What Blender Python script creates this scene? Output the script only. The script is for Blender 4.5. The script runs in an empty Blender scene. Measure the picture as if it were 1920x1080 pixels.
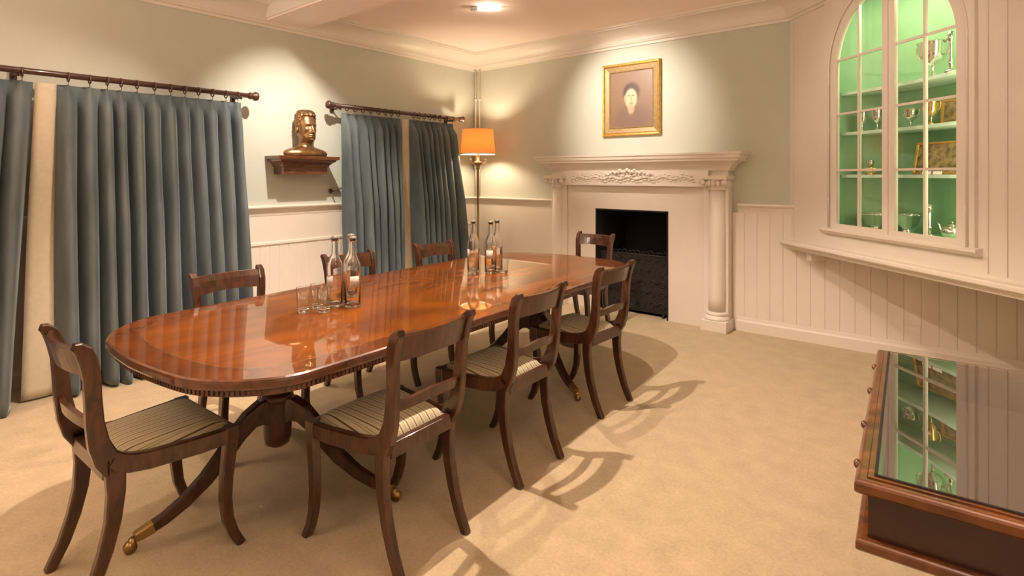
import bpy, bmesh, math, random
from mathutils import Vector, Matrix
random.seed(7)
C = bpy.context.scene.collection
PI = math.pi
R = math.radians

# ---------------------------------------------------------------- camera
EYE = 1.40
cam_d = bpy.data.cameras.new('camera'); cam = bpy.data.objects.new('camera', cam_d); C.objects.link(cam)
cam.location = (0, 0, EYE); cam.rotation_euler = (R(90), 0, R(39.2))
cam_d.sensor_width = 36; cam_d.lens = 36*1029/1920; cam_d.clip_start = 0.02
cam_d.shift_y = -(540-328)/1920
bpy.context.scene.camera = cam

# ---------------------------------------------------------------- world and exposure
w = bpy.data.worlds.new('world'); bpy.context.scene.world = w; w.use_nodes = True
w.node_tree.nodes['Background'].inputs[0].default_value = (1, .8, .6, 1)
w.node_tree.nodes['Background'].inputs[1].default_value = 0.05
vs = bpy.context.scene.view_settings
vs.view_transform = 'Standard'; vs.look = 'None'; vs.gamma = 1; vs.use_curve_mapping = False
vs.exposure = 0.0

# ---------------------------------------------------------------- room numbers
XL, YF, XR, YB = -4.81, 5.147, 0.75, -1.7
ZC = 2.895
WARM = (1.0, .81, .66)
COOL = (1.0, .88, .76)
ZL = 2.86
#        x, y, target, watts, cone, blend, where
LAMPS = [
 (-2.10, 1.80, (-2.00, 1.80, 0), 330, 126, .45, WARM, 'above the near half of the dining table'),
 (-2.15, 3.20, (-1.95, 3.05, 0), 135, 110, .5, WARM, 'above the far half of the dining table'),
 (-1.55, 2.95, (-.45, 4.35, 1.75), 48, 66, .9, WARM, 'aimed at the corner cabinet'),
 (-3.60, 2.30, (-4.78, 2.72, 1.35), 235, 80, 1.0, COOL, 'aimed at the bust'),
 (-2.75, 3.60, (-2.61, 5.13, 2.08), 215, 62, .95, COOL, 'aimed at the gilt framed portrait'),
 (-3.55, 1.55, (-4.3, 0.6, 0.4), 95, 105, .7, WARM, 'near the first pair of curtains'),
]

# ---------------------------------------------------------------- materials
MATS = {}
def nodes(name):
    m = bpy.data.materials.new(name); m.use_nodes = True
    nt = m.node_tree; b = nt.nodes['Principled BSDF']; MATS[name] = m
    return m, nt, b
def mat(name, col, rough=.5, metal=0, coat=0, noise=0, nscale=20, bump=0, bscale=100, sheen=0, ior=None, spec=None):
    m, nt, b = nodes(name)
    b.inputs['Base Color'].default_value = (*col, 1)
    b.inputs['Roughness'].default_value = rough; b.inputs['Metallic'].default_value = metal
    b.inputs['Coat Weight'].default_value = coat; b.inputs['Coat Roughness'].default_value = .06
    b.inputs['Sheen Weight'].default_value = sheen
    if ior: b.inputs['IOR'].default_value = ior
    tc = nt.nodes.new('ShaderNodeTexCoord')
    if noise:
        n = nt.nodes.new('ShaderNodeTexNoise'); n.inputs['Scale'].default_value = nscale; n.inputs['Detail'].default_value = 5
        r = nt.nodes.new('ShaderNodeValToRGB')
        r.color_ramp.elements[0].position = .3; r.color_ramp.elements[1].position = .7
        r.color_ramp.elements[0].color = (*[c*(1-noise) for c in col], 1)
        r.color_ramp.elements[1].color = (*[min(1, c*(1+noise)) for c in col], 1)
        nt.links.new(tc.outputs['Object'], n.inputs['Vector']); nt.links.new(n.outputs['Fac'], r.inputs[0])
        nt.links.new(r.outputs[0], b.inputs['Base Color'])
    if bump:
        n = nt.nodes.new('ShaderNodeTexNoise'); n.inputs['Scale'].default_value = bscale; n.inputs['Detail'].default_value = 4
        bu = nt.nodes.new('ShaderNodeBump'); bu.inputs['Strength'].default_value = bump; bu.inputs['Distance'].default_value = .01
        nt.links.new(tc.outputs['Object'], n.inputs['Vector']); nt.links.new(n.outputs['Fac'], bu.inputs['Height'])
        nt.links.new(bu.outputs[0], b.inputs['Normal'])
    return m
def wood(name, dark, light, scale=(2, 14, 2), rough=.25, coat=.6, warp=2.5, ior=1.5, crough=.04):
    m, nt, b = nodes(name)
    tc = nt.nodes.new('ShaderNodeTexCoord'); mp = nt.nodes.new('ShaderNodeMapping'); mp.inputs['Scale'].default_value = scale
    n = nt.nodes.new('ShaderNodeTexNoise'); n.inputs['Scale'].default_value = 1.6; n.inputs['Detail'].default_value = 7
    n.inputs['Distortion'].default_value = warp
    r = nt.nodes.new('ShaderNodeValToRGB'); r.color_ramp.elements[0].position = .32; r.color_ramp.elements[1].position = .68
    r.color_ramp.elements[0].color = (*dark, 1); r.color_ramp.elements[1].color = (*light, 1)
    nt.links.new(tc.outputs['Object'], mp.inputs[0]); nt.links.new(mp.outputs[0], n.inputs['Vector'])
    nt.links.new(n.outputs['Fac'], r.inputs[0]); nt.links.new(r.outputs[0], b.inputs['Base Color'])
    b.inputs['Roughness'].default_value = rough; b.inputs['Coat Weight'].default_value = coat
    b.inputs['Coat Roughness'].default_value = crough; b.inputs['Coat IOR'].default_value = ior
    return m
WALL = mat('sage_wall_paint', (.53, .535, .455), .75, noise=.03, nscale=3, bump=.05, bscale=60)
WHITE = mat('cream_white_paint', (.74, .665, .58), .42, noise=.02, nscale=4)
CEIL = mat('ceiling_paint', (.90, .735, .655), .8, noise=.02, nscale=2)
CARPET = mat('tan_carpet', (.50, .385, .235), .95, noise=.10, nscale=70, bump=.5, bscale=260, sheen=.2)
def carpet_fix():
    nt = CARPET.node_tree; b = nt.nodes['Principled BSDF']
    tc = nt.nodes.new('ShaderNodeTexCoord'); n = nt.nodes.new('ShaderNodeTexNoise'); n.inputs['Scale'].default_value = 9; n.inputs['Detail'].default_value = 6
    r = nt.nodes.new('ShaderNodeMapRange'); r.inputs[1].default_value = .3; r.inputs[2].default_value = .7; r.inputs[3].default_value = .90; r.inputs[4].default_value = 1.08
    mx = nt.nodes.new('ShaderNodeVectorMath'); mx.operation = 'SCALE'
    src = b.inputs['Base Color'].links[0].from_socket
    nt.links.new(tc.outputs['Object'], n.inputs['Vector']); nt.links.new(n.outputs['Fac'], r.inputs[0])
    nt.links.new(src, mx.inputs[0]); nt.links.new(r.outputs[0], mx.inputs['Scale']); nt.links.new(mx.outputs[0], b.inputs['Base Color'])
carpet_fix()
CHAIRW = wood('chair_mahogany', (.024, .007, .003), (.085, .025, .008), (9, 9, 3), .30, .5)
TOPW = wood('table_flame_mahogany', (.105, .025, .001), (.26, .070, .002), (1.6, .7, 1), .3, 1.0, 2.2, 1.6, .012)
BANDW = wood('table_crossbanding', (.085, .021, .001), (.17, .044, .003), (5, 5, 1), .3, 1.0, 1.0, 1.65, .012)
EDGEW = wood('table_edge_mahogany', (.06, .017, .006), (.15, .045, .014), (6, 6, 6), .3, .7)
for q in (TOPW, BANDW): q.node_tree.nodes['Principled BSDF'].inputs['Specular IOR Level'].default_value = .05
INLAY = mat('boxwood_inlay', (.17, .055, .008), .25, coat=1)
CASEW = wood('case_maroon_mahogany', (.016, .0035, .002), (.034, .006, .003), (2, 6, 2), .35, .4)
CASET = wood('case_orange_trim', (.065, .018, .004), (.17, .050, .009), (3, 8, 3), .25, .5)
SHELFW = wood('bracket_mahogany', (.07, .020, .008), (.15, .048, .016), (6, 3, 20), .25, .7)
POLEW = mat('dark_pole_wood', (.055, .018, .010), .3, coat=.5)
BRONZE = mat('bronze', (.27, .155, .07), .33, metal=.85, noise=.3, nscale=18)
BRASS = mat('brass', (.42, .27, .10), .35, metal=1)
ABRASS = mat('antique_brass', (.30, .20, .10), .32, metal=1)
SILVER = mat('silver', (.86, .82, .76), .14, metal=1)
GILT = mat('gilt_cup', (.85, .62, .28), .18, metal=1)
IRON = mat('black_cast_iron', (.012, .009, .008), .6, metal=0, noise=.3, nscale=30)
SOOT = mat('soot_black', (.008, .006, .006), .9)
GOLD = mat('gold_leaf_frame', (.62, .38, .10), .32, metal=.75, noise=.2, nscale=25)
GOLDD = mat('dull_gold_slip', (.34, .23, .11), .5, metal=.4, noise=.2, nscale=40)
GREEN = mat('mint_green_paint', (.235, .44, .235), .55, noise=.06, nscale=6)
PALEG = mat('shelf_pale_paint', (.62, .80, .64), .45)
FELT = mat('case_dark_lining', (.050, .032, .022), .95)
CARD = mat('white_card', (.85, .82, .74), .6)
GREYP = mat('grey_fitting', (.45, .42, .38), .4)
PICT = mat('sepia_picture', (.22, .16, .07), .4, noise=.8, nscale=28)
BORD = mat('cream_curtain_border', (.55, .46, .33), .85, noise=.05, nscale=30, bump=.1, bscale=300)

def curtain_mat():
    m, nt, b = nodes('blue_grey_velvet')
    tc = nt.nodes.new('ShaderNodeTexCoord'); n = nt.nodes.new('ShaderNodeTexNoise'); n.inputs['Scale'].default_value = 5; n.inputs['Detail'].default_value = 6
    mp = nt.nodes.new('ShaderNodeMapping'); mp.inputs['Scale'].default_value = (1, 1, .35)
    r = nt.nodes.new('ShaderNodeValToRGB'); r.color_ramp.elements[0].position = .3; r.color_ramp.elements[1].position = .75
    r.color_ramp.elements[0].color = (.055, .072, .076, 1); r.color_ramp.elements[1].color = (.135, .160, .165, 1)
    nt.links.new(tc.outputs['Object'], mp.inputs[0]); nt.links.new(mp.outputs[0], n.inputs['Vector']); nt.links.new(n.outputs['Fac'], r.inputs[0])
    nt.links.new(r.outputs[0], b.inputs['Base Color']); b.inputs['Roughness'].default_value = .75
    b.inputs['Sheen Weight'].default_value = .5; b.inputs['Sheen Roughness'].default_value = .35; b.inputs['Sheen Tint'].default_value = (.7, .85, .95, 1)
    return m
VELVET = curtain_mat()

def stripe_mat():
    m, nt, b = nodes('striped_seat_fabric')
    tc = nt.nodes.new('ShaderNodeTexCoord'); sx = nt.nodes.new('ShaderNodeSeparateXYZ')
    f = nt.nodes.new('ShaderNodeMath'); f.operation = 'MULTIPLY'; f.inputs[1].default_value = 1/.034
    g = nt.nodes.new('ShaderNodeMath'); g.operation = 'FRACT'
    a = nt.nodes.new('ShaderNodeMath'); a.operation = 'ADD'; a.inputs[1].default_value = 10.0
    r = nt.nodes.new('ShaderNodeValToRGB'); r.color_ramp.interpolation = 'CONSTANT'
    e = r.color_ramp.elements; cr = (.56, .49, .32, 1)
    e[0].position = 0; e[0].color = (.11, .070, .028, 1); e[1].position = .13; e[1].color = cr
    for p, c in ((.42, (.32, .26, .14, 1)), (.50, cr), (.60, (.32, .26, .14, 1)), (.68, cr)):
        q = e.new(p); q.color = c
    nt.links.new(tc.outputs['Object'], sx.inputs[0]); nt.links.new(sx.outputs['X'], f.inputs[0]); nt.links.new(f.outputs[0], a.inputs[0])
    nt.links.new(a.outputs[0], g.inputs[0]); nt.links.new(g.outputs[0], r.inputs[0]); nt.links.new(r.outputs[0], b.inputs['Base Color'])
    n = nt.nodes.new('ShaderNodeTexNoise'); n.inputs['Scale'].default_value = 400
    bu = nt.nodes.new('ShaderNodeBump'); bu.inputs['Strength'].default_value = .2; bu.inputs['Distance'].default_value = .002
    nt.links.new(tc.outputs['Object'], n.inputs['Vector']); nt.links.new(n.outputs['Fac'], bu.inputs['Height']); nt.links.new(bu.outputs[0], b.inputs['Normal'])
    b.inputs['Roughness'].default_value = .6; b.inputs['Sheen Weight'].default_value = .2
    return m
STRIPE = stripe_mat()

def glass_mat(name, ior=1.5, col=(1, 1, 1), rough=0):
    m, nt, b = nodes(name)
    b.inputs['Base Color'].default_value = (*col, 1); b.inputs['Transmission Weight'].default_value = 1
    b.inputs['IOR'].default_value = ior; b.inputs['Roughness'].default_value = rough
    return m
GLASS = glass_mat('clear_glass', 1.5)
WATER = glass_mat('bottle_water', 1.33)
def pane_mat(name, refl):
    # thin pane: clear to light, with mirror reflection that grows at grazing angles
    m = bpy.data.materials.new(name); m.use_nodes = True; nt = m.node_tree; nt.nodes.clear()
    o = nt.nodes.new('ShaderNodeOutputMaterial'); t = nt.nodes.new('ShaderNodeBsdfTransparent'); g = nt.nodes.new('ShaderNodeBsdfGlossy')
    g.inputs['Roughness'].default_value = 0; t.inputs[0].default_value = (.97, .98, .97, 1)
    lw = nt.nodes.new('ShaderNodeLayerWeight'); lw.inputs['Blend'].default_value = .5
    pw = nt.nodes.new('ShaderNodeMath'); pw.operation = 'POWER'; pw.inputs[1].default_value = 5
    fr = nt.nodes.new('ShaderNodeMath'); fr.operation = 'MULTIPLY_ADD'; fr.inputs[1].default_value = 1-refl; fr.inputs[2].default_value = refl; mx = nt.nodes.new('ShaderNodeMixShader')
    nt.links.new(lw.outputs['Facing'], pw.inputs[0]); nt.links.new(pw.outputs[0], fr.inputs[0])
    nt.links.new(fr.outputs[0], mx.inputs[0]); nt.links.new(t.outputs[0], mx.inputs[1]); nt.links.new(g.outputs[0], mx.inputs[2]); nt.links.new(mx.outputs[0], o.inputs[0])
    return m
PANE = pane_mat('door_pane_glass', .05)
CASEG = pane_mat('case_top_glass', .38)
def emis(name, col, s):
    m, nt, b = nodes(name); b.inputs['Base Color'].default_value = (*col, 1)
    b.inputs['Emission Color'].default_value = (*col, 1); b.inputs['Emission Strength'].default_value = s
    return m
STOP = mat('stopper', (.16, .14, .12), .35)
PAPER = mat('bottle_paper', (.50, .47, .42), .7)
BULB = emis('lamp_glow', (1, .85, .62), 9)
TUBE = emis('ceiling_tube_glow', (1, .88, .72), 6)
def shade_mat():
    m = bpy.data.materials.new('orange_lamp_shade'); m.use_nodes = True; nt = m.node_tree; nt.nodes.clear()
    o = nt.nodes.new('ShaderNodeOutputMaterial'); t = nt.nodes.new('ShaderNodeBsdfTranslucent'); d = nt.nodes.new('ShaderNodeBsdfDiffuse')
    t.inputs[0].default_value = (.74, .43, .17, 1); d.inputs[0].default_value = (.82, .50, .22, 1)
    mx = nt.nodes.new('ShaderNodeMixShader'); mx.inputs[0].default_value = .5
    nt.links.new(t.outputs[0], mx.inputs[1]); nt.links.new(d.outputs[0], mx.inputs[2]); nt.links.new(mx.outputs[0], o.inputs[0])
    return m
SHADE = shade_mat()

def portrait_mat():
    m, nt, b = nodes('portrait_canvas')
    tc = nt.nodes.new('ShaderNodeTexCoord')
    cur = None
    def blob(prev, cx, cz, rx, rz, col, soft):
        mp = nt.nodes.new('ShaderNodeVectorMath'); mp.operation = 'SUBTRACT'; mp.inputs[1].default_value = (cx, 0, cz)
        nt.links.new(tc.outputs['Object'], mp.inputs[0])
        sc = nt.nodes.new('ShaderNodeVectorMath'); sc.operation = 'MULTIPLY'; sc.inputs[1].default_value = (1/rx, 0, 1/rz)
        nt.links.new(mp.outputs[0], sc.inputs[0])
        ln = nt.nodes.new('ShaderNodeVectorMath'); ln.operation = 'LENGTH'; nt.links.new(sc.outputs[0], ln.inputs[0])
        mr = nt.nodes.new('ShaderNodeMapRange'); mr.interpolation_type = 'SMOOTHSTEP'
        mr.inputs[1].default_value = 1-soft; mr.inputs[2].default_value = 1+soft; mr.inputs[3].default_value = 1; mr.inputs[4].default_value = 0
        nt.links.new(ln.outputs['Value'], mr.inputs[0])
        mx = nt.nodes.new('ShaderNodeMix'); mx.data_type = 'RGBA'; nt.links.new(mr.outputs[0], mx.inputs['Factor'])
        if prev is None: mx.inputs['A'].default_value = (.225, .135, .085, 1)
        else: nt.links.new(prev, mx.inputs['A'])
        mx.inputs['B'].default_value = (*col, 1); return mx.outputs['Result']
    for a in ((0, -.20, .20, .14, (.185, .115, .085), .4), (.004, .075, .092, .095, (.075, .048, .033), .25), (.0, .02, .082, .06, (.13, .08, .055), .3),
              (0, .005, .066, .100, (.62, .44, .28), .18), (-.066, .01, .014, .03, (.50, .34, .2), .5), (.0, -.10, .035, .05, (.50, .33, .2), .4),
              (-.022, .035, .014, .006, (.20, .11, .07), .5), (.024, .035, .014, .006, (.20, .11, .07), .5),
              (0.004, .0, .008, .03, (.48, .30, .18), .6), (0, -.045, .022, .006, (.36, .17, .11), .5)):
        cur = blob(cur, *a)
    nt.links.new(cur, b.inputs['Base Color']); b.inputs['Roughness'].default_value = .4
    return m
PORT = portrait_mat()

# ---------------------------------------------------------------- mesh helpers
def M4(loc=(0, 0, 0), rz=0): return Matrix.Translation(loc) @ Matrix.Rotation(rz, 4, 'Z')
class MB:
    def __init__(s): s.v = []; s.f = []; s.m = []; s.sm = []
    def add(s, v, f, mi=0, smooth=False, mtx=None):
        k = len(s.v)
        s.v += [tuple(mtx @ Vector(p)) if mtx else tuple(p) for p in v]
        for q in f: s.f.append([k+i for i in q]); s.m.append(mi); s.sm.append(smooth)
        return s
    def box(s, lo, hi, mi=0, mtx=None):
        (a, b, c), (d, e, f) = lo, hi
        return s.add([(a,b,c),(d,b,c),(d,e,c),(a,e,c),(a,b,f),(d,b,f),(d,e,f),(a,e,f)],
            [(0,3,2,1),(4,5,6,7),(0,1,5,4),(1,2,6,5),(2,3,7,6),(3,0,4,7)], mi, False, mtx)
    def bbox(s, lo, hi, r, mi=0, mtx=None):   # box with chamfered vertical and horizontal edges (octagonal shell)
        (a, b, c), (d, e, f) = lo, hi
        rings = []
        for z, q in ((c, r), (c+r, 0), (f-r, 0), (f, r)):
            x0, x1, y0, y1 = a+q, d-q, b+q, e-q; k = r*.6
            rings.append([(x0+k,y0,z),(x1-k,y0,z),(x1,y0+k,z),(x1,y1-k,z),(x1-k,y1,z),(x0+k,y1,z),(x0,y1-k,z),(x0,y0+k,z)])
        return s.loft(rings, mi, False, mtx=mtx)
    def loft(s, rings, mi=0, smooth=True, cap=True, closed=True, mtx=None):
        n = len(rings[0]); v = [p for r in rings for p in r]; f = []
        for i in range(len(rings)-1):
            for j in range(n if closed else n-1):
                k = (j+1) % n
                f.append((i*n+j, i*n+k, (i+1)*n+k, (i+1)*n+j))
        if cap:
            f.append(tuple(range(n))[::-1]); f.append(tuple((len(rings)-1)*n+j for j in range(n)))
        return s.add(v, f, mi, smooth, mtx)
    def lathe(s, prof, n=24, loc=(0, 0, 0), mi=0, smooth=True, cap=True, mtx=None):
        rings = [[(loc[0]+r*math.cos(2*PI*j/n), loc[1]+r*math.sin(2*PI*j/n), loc[2]+z) for j in range(n)] for r, z in prof]
        return s.loft(rings, mi, smooth, cap, mtx=mtx)
    def tube(s, pts, r, n=10, mi=0, smooth=True, mtx=None):
        pts = [Vector(p) for p in pts]; rings = []
        rr = r if isinstance(r, (list, tuple)) else [r]*len(pts)
        up = None
        for i, p in enumerate(pts):
            t = (pts[min(i+1, len(pts)-1)]-pts[max(i-1, 0)]).normalized()
            if up is None: up = t.orthogonal().normalized()
            up = (up - t*up.dot(t)).normalized(); q = t.cross(up)
            rings.append([tuple(p+rr[i]*(math.cos(2*PI*j/n)*up+math.sin(2*PI*j/n)*q)) for j in range(n)])
        return s.loft(rings, mi, smooth, True, mtx=mtx)
    def bar(s, pts, wx, d, mi=0, mtx=None, ch=.15):
        # rectangular section along a path lying near a y-z plane: width wx along x, depth d in the path plane, chamfered
        pts = [Vector(p) for p in pts]; rings = []
        for i, p in enumerate(pts):
            t = (pts[min(i+1, len(pts)-1)]-pts[max(i-1, 0)]).normalized()
            nrm = Vector((0, -t.z, t.y)).normalized(); X = Vector((1, 0, 0))
            w_ = (wx[i] if isinstance(wx, (list, tuple)) else wx)/2; h = (d[i] if isinstance(d, (list, tuple)) else d)/2
            c = min(w_, h)*ch*2
            rings.append([tuple(p+X*a+nrm*b) for a, b in ((-w_+c,-h),(w_-c,-h),(w_,-h+c),(w_,h-c),(w_-c,h),(-w_+c,h),(-w_,h-c),(-w_,-h+c))])
        return s.loft(rings, mi, False, mtx=mtx)
    def prism(s, poly, z0, z1, mi=0, mtx=None):
        n = len(poly); v = [(x, y, z0) for x, y in poly]+[(x, y, z1) for x, y in poly]
        f = [tuple(range(n))[::-1], tuple(range(n, 2*n))]+[(i, (i+1) % n, n+(i+1) % n, n+i) for i in range(n)]
        return s.add(v, f, mi, False, mtx)
    def ball(s, c, r, n=10, mi=0, sc=(1, 1, 1), mtx=None):
        prof = [(math.sin(PI*i/n)*1.0, -math.cos(PI*i/n)) for i in range(n+1)]
        rings = [[(c[0]+r*sc[0]*max(q, .001)*math.cos(2*PI*j/(n+2)), c[1]+r*sc[1]*max(q, .001)*math.sin(2*PI*j/(n+2)), c[2]+r*sc[2]*z) for j in range(n+2)] for q, z in prof]
        return s.loft(rings, mi, True, True, mtx=mtx)
    def build(s, name, mats, parent=None, bevel=0, subsurf=0, loc=None, rot=0, solid=0):
        me = bpy.data.meshes.new(name); me.from_pydata(s.v, [], s.f)
        for m in (mats if isinstance(mats, (list, tuple)) else [mats]): me.materials.append(m)
        for i, p in enumerate(me.polygons): p.material_index = s.m[i]; p.use_smooth = s.sm[i]
        bm = bmesh.new(); bm.from_mesh(me); bmesh.ops.recalc_face_normals(bm, faces=bm.faces); bm.to_mesh(me); bm.free()
        me.update()
        o = bpy.data.objects.new(name, me); C.objects.link(o)
        if parent: o.parent = parent
        if loc: o.location = loc
        if rot: o.rotation_euler[2] = rot
        if solid: q = o.modifiers.new('solid', 'SOLIDIFY'); q.thickness = solid; q.offset = 0
        if bevel: q = o.modifiers.new('bevel', 'BEVEL'); q.width = bevel; q.segments = 2; q.limit_method = 'ANGLE'; q.angle_limit = R(40)
        if subsurf: q = o.modifiers.new('sub', 'SUBSURF'); q.levels = subsurf; q.render_levels = subsurf
        return o
def thing(name, label, cat, loc=(0, 0, 0), rz=0, group=None):
    o = bpy.data.objects.new(name, None); C.objects.link(o); o.location = loc; o.rotation_euler = (0, 0, rz)
    o.empty_display_size = .05
    return tag(o, label, cat, group)
def tag(o, label, cat, group=None):
    o['label'] = label; o['category'] = cat
    if group: o['group'] = group
    return o
def struct(o): o['kind'] = 'structure'; return o
def copy_tree(o, parent=None):
    c = o.copy(); C.objects.link(c); c.parent = parent
    for ch in [x for x in bpy.data.objects if x.parent == o]: copy_tree(ch, c)
    return c
def moulding(path, prof, closed=False):
    # path: list of (x, y) walked with the room on the RIGHT hand side; prof: (out, z)
    n = len(path); rings = []; P = [Vector((x, y)) for x, y in path]
    for i in range(n):
        a = P[i-1] if (i > 0 or closed) else None; b = P[(i+1) % n] if (i < n-1 or closed) else None
        d1 = (P[i]-a).normalized() if a is not None else None; d2 = (b-P[i]).normalized() if b is not None else None
        if d1 is None: d1 = d2
        if d2 is None: d2 = d1
        n1 = Vector((d1.y, -d1.x)); n2 = Vector((d2.y, -d2.x)); m = (n1+n2); m = m/m.length; m = m/max(.2, m.dot(n1))
        rings.append([(P[i].x+m.x*o, P[i].y+m.y*o, z) for o, z in prof])
    if closed: rings.append(rings[0])
    return MB().loft(rings, smooth=False, cap=not closed)

# ---------------------------------------------------------------- room shell
T = .15
struct(MB().box((XL-T, YB-T, -.1), (XR+T, YF+.6, 0)).build('floor', CARPET))
struct(MB().box((XL-T, YB-T, ZC), (XR+T, YF+.6, ZC+.1)).build('ceiling', CEIL))
struct(MB().box((XL-T, YB-T, 0), (XL, YF+T, ZC)).build('wall_left', WALL))
struct(MB().box((XR, YB-T, 0), (XR+T, YF+T, ZC)).build('wall_right', WALL))
struct(MB().box((XL, YB-T, 0), (XR, YB, ZC)).build('wall_back', WALL))
OX0, OX1, OZ = -2.965, -2.165, 1.05      # fireplace opening
wf = MB().box((XL, YF, 0), (OX0, YF+T, ZC)).box((OX1, YF, 0), (XR, YF+T, ZC)).box((OX0, YF, OZ), (OX1, YF+T, ZC))
struct(wf.build('wall_far', WALL))

# coving, beam
cove = [(0, 2.715), (.018, 2.715), (.022, 2.738), (.040, 2.742), (.046, 2.758)]
for i in range(9):
    a = (i/8)*PI/2; cove.append((.05+.16*(1-math.cos(a)), 2.762+.105*math.sin(a)))
cove += [(.218, 2.867), (.222, 2.878), (.245, 2.880), (.250, ZC+.002), (0, ZC+.002)]
cpath = [(XL, YB), (XL, YF), (-1.125, YF), (XR, YF-1.125-XR)]
struct(moulding(cpath, cove).build('trim_1', WHITE))
BY0, BY1, BZ = 2.40, 2.78, 2.775
struct(MB().box((XL+.02, BY0, BZ), (XR-.01, BY1, ZC)).build('trim_2', CEIL))
bc = [(0, BZ+.012), (.012, BZ+.014)] + [(.015+.075*(1-math.cos(i/6*PI/2)), BZ+.018+.085*math.sin(i/6*PI/2)) for i in range(7)] + [(.1, ZC), (0, ZC)]
struct(moulding([(XR-.02, BY1), (XL+.05, BY1)][::-1], [(-o, z) for o, z in bc]).build('trim_3', WHITE))
struct(moulding([(XR-.02, BY0), (XL+.05, BY0)], [(-o, z) for o, z in bc]).build('trim_4', WHITE))

# dado rails and wainscot
rail = [(0, 1.055), (.016, 1.055), (.020, 1.075), (.030, 1.095), (.034, 1.110), (.052, 1.122), (.056, 1.132), (.052, 1.142), (0, 1.146)]
railL = [(o, z-.02) for o, z in rail]
struct(moulding([(XL, YB), (XL, YF)], railL).build('trim_5', WHITE))
struct(moulding([(XL, YF), (-3.56, YF)], railL).build('trim_6', WHITE))
struct(moulding([(-1.55, YF), (-1.085, YF)], rail).build('trim_7', WHITE))
def beadboard(n0, n1, pitch, z0, z1, t=.016, g=.005, w_=.004):
    pts = []; x = n0
    while x < n1-.001:
        e = min(x+pitch, n1); pts += [(x+w_, t), (e-w_, t), (e, t-g)]; x = e
    pts = [(n0, 0), (n0, t)]+pts+[(n1, 0)]
    return pts
def board_far(x0, x1, pitch, z0, z1, name):
    pts = [(x, YF-o) for x, o in beadboard(x0, x1, pitch, z0, z1)]
    return struct(MB().prism(pts, z0, z1).build(name, WHITE))
board_far(-1.60, XR-.02, .106, 0, 1.06, 'trim_8')
struct(MB().box((XL+.02, YF-.014, 0), (-3.52, YF, 1.04)).build('trim_9', WHITE))
pts = [(XL+o, y) for y, o in beadboard(YB, YF-.02, .09, 0, .78)]
struct(MB().prism(pts, 0, .775).build('trim_10', WHITE))
struct(MB().box((XL, YB, .80), (XL+.014, YF-.016, 1.04)).build('trim_11', WHITE))
struct(MB().box((XL, YB, .772), (XL+.026, YF-.018, .80)).build('trim_12', WHITE, bevel=.005))
pts = [(XR-o, y) for y, o in beadboard(YB, YF-.02, .106, 0, 1.0)]
struct(MB().prism(pts, 0, .83).build('trim_13', WHITE))
bp = [(0, 0), (.030, 0), (.030, .085), (.024, .10), (.020, .125), (0, .13)]
struct(moulding([(XL, YB), (XL, YF-.03)], bp).build('baseboard_left', WHITE))
struct(moulding([(-1.56, YF), (XR-.03, YF)], bp).build('baseboard_far', WHITE))
struct(moulding([(XR, YF-.03), (XR, YB)], bp).build('baseboard_right', WHITE))

# ---------------------------------------------------------------- ceiling lamps
def ring_lamp(x, y, tgt, watts, cone, blend, col, where):
    t = thing('ceiling_spotlight', 'small white ceiling spotlight '+where, 'ceiling light', (x, y, ZC), 0, None)
    MB().lathe([(.045, 0), (.045, -.012), (.030, -.014), (.030, -.004)], 24).build('housing', GREYP, t)
    MB().lathe([(.028, -.008), (.028, -.010)], 20).build('lens', BULB, t)
    l = bpy.data.lights.new('spot', 'SPOT'); l.energy = watts; l.color = col; l.spot_size = R(cone); l.spot_blend = blend; l.shadow_soft_size = .02
    o = bpy.data.objects.new('spot', l); C.objects.link(o); o.parent = t; o.location = (0, 0, -.03)
    d = Vector(tgt)-Vector((x, y, ZC-.03)); o.rotation_euler = d.to_track_quat('-Z', 'Y').to_euler()
for a in LAMPS: ring_lamp(*a)
t = thing('ceiling_tube_lamp', 'short glowing lamp on a small grey bracket, fixed to the ceiling above the table end', 'ceiling light', (-3.33, 3.58, ZC), R(39.2))
MB().bbox((-.05, -.03, -.035), (.015, .03, 0), .006).build('bracket', GREYP, t)
MB().tube([(.015, 0, -.022), (.03, 0, -.022), (.20, 0, -.022), (.215, 0, -.022)], [.010, .015, .015, .008], 12).build('tube', TUBE, t)
l = bpy.data.lights.new('glow', 'POINT'); l.energy = 2; l.color = WARM; l.shadow_soft_size = .03
o = bpy.data.objects.new('glow', l); C.objects.link(o); o.parent = t; o.location = (.11, 0, -.075)

def uplighter(x, y, z, rz, e, where):  # added out-of-view lamps, fill light thrown up to brighten the ceiling
    t = thing('fill_uplighter', 'added unseen fill light, a plaster uplighter '+where, 'fill light', (x, y, z), rz)
    MB().loft([[(a*math.cos(PI*i/12), .001+a*.8*math.sin(PI*i/12), zz) for i in range(13)] for a, zz in ((.06, -.12), (.12, -.05), (.17, 0))], smooth=False).build('bowl', WHITE, t)
    l = bpy.data.lights.new('ceiling_fill', 'AREA'); l.shape = 'RECTANGLE'; l.size = .26; l.size_y = .09; l.energy = e; l.color = WARM
    o = bpy.data.objects.new('ceiling_fill', l); C.objects.link(o); o.parent = t; o.location = (0, .07, .02); o.rotation_euler = (R(180-12), 0, 0)
uplighter(XR, .75, 2.05, R(90), 62, 'on the side wall near the display case')
uplighter(XL, -1.25, 2.15, R(-90), 120, 'on the curtain wall behind the camera')
uplighter(-1.9, YB, 2.05, 0, 60, 'on the end wall behind the camera')
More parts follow.
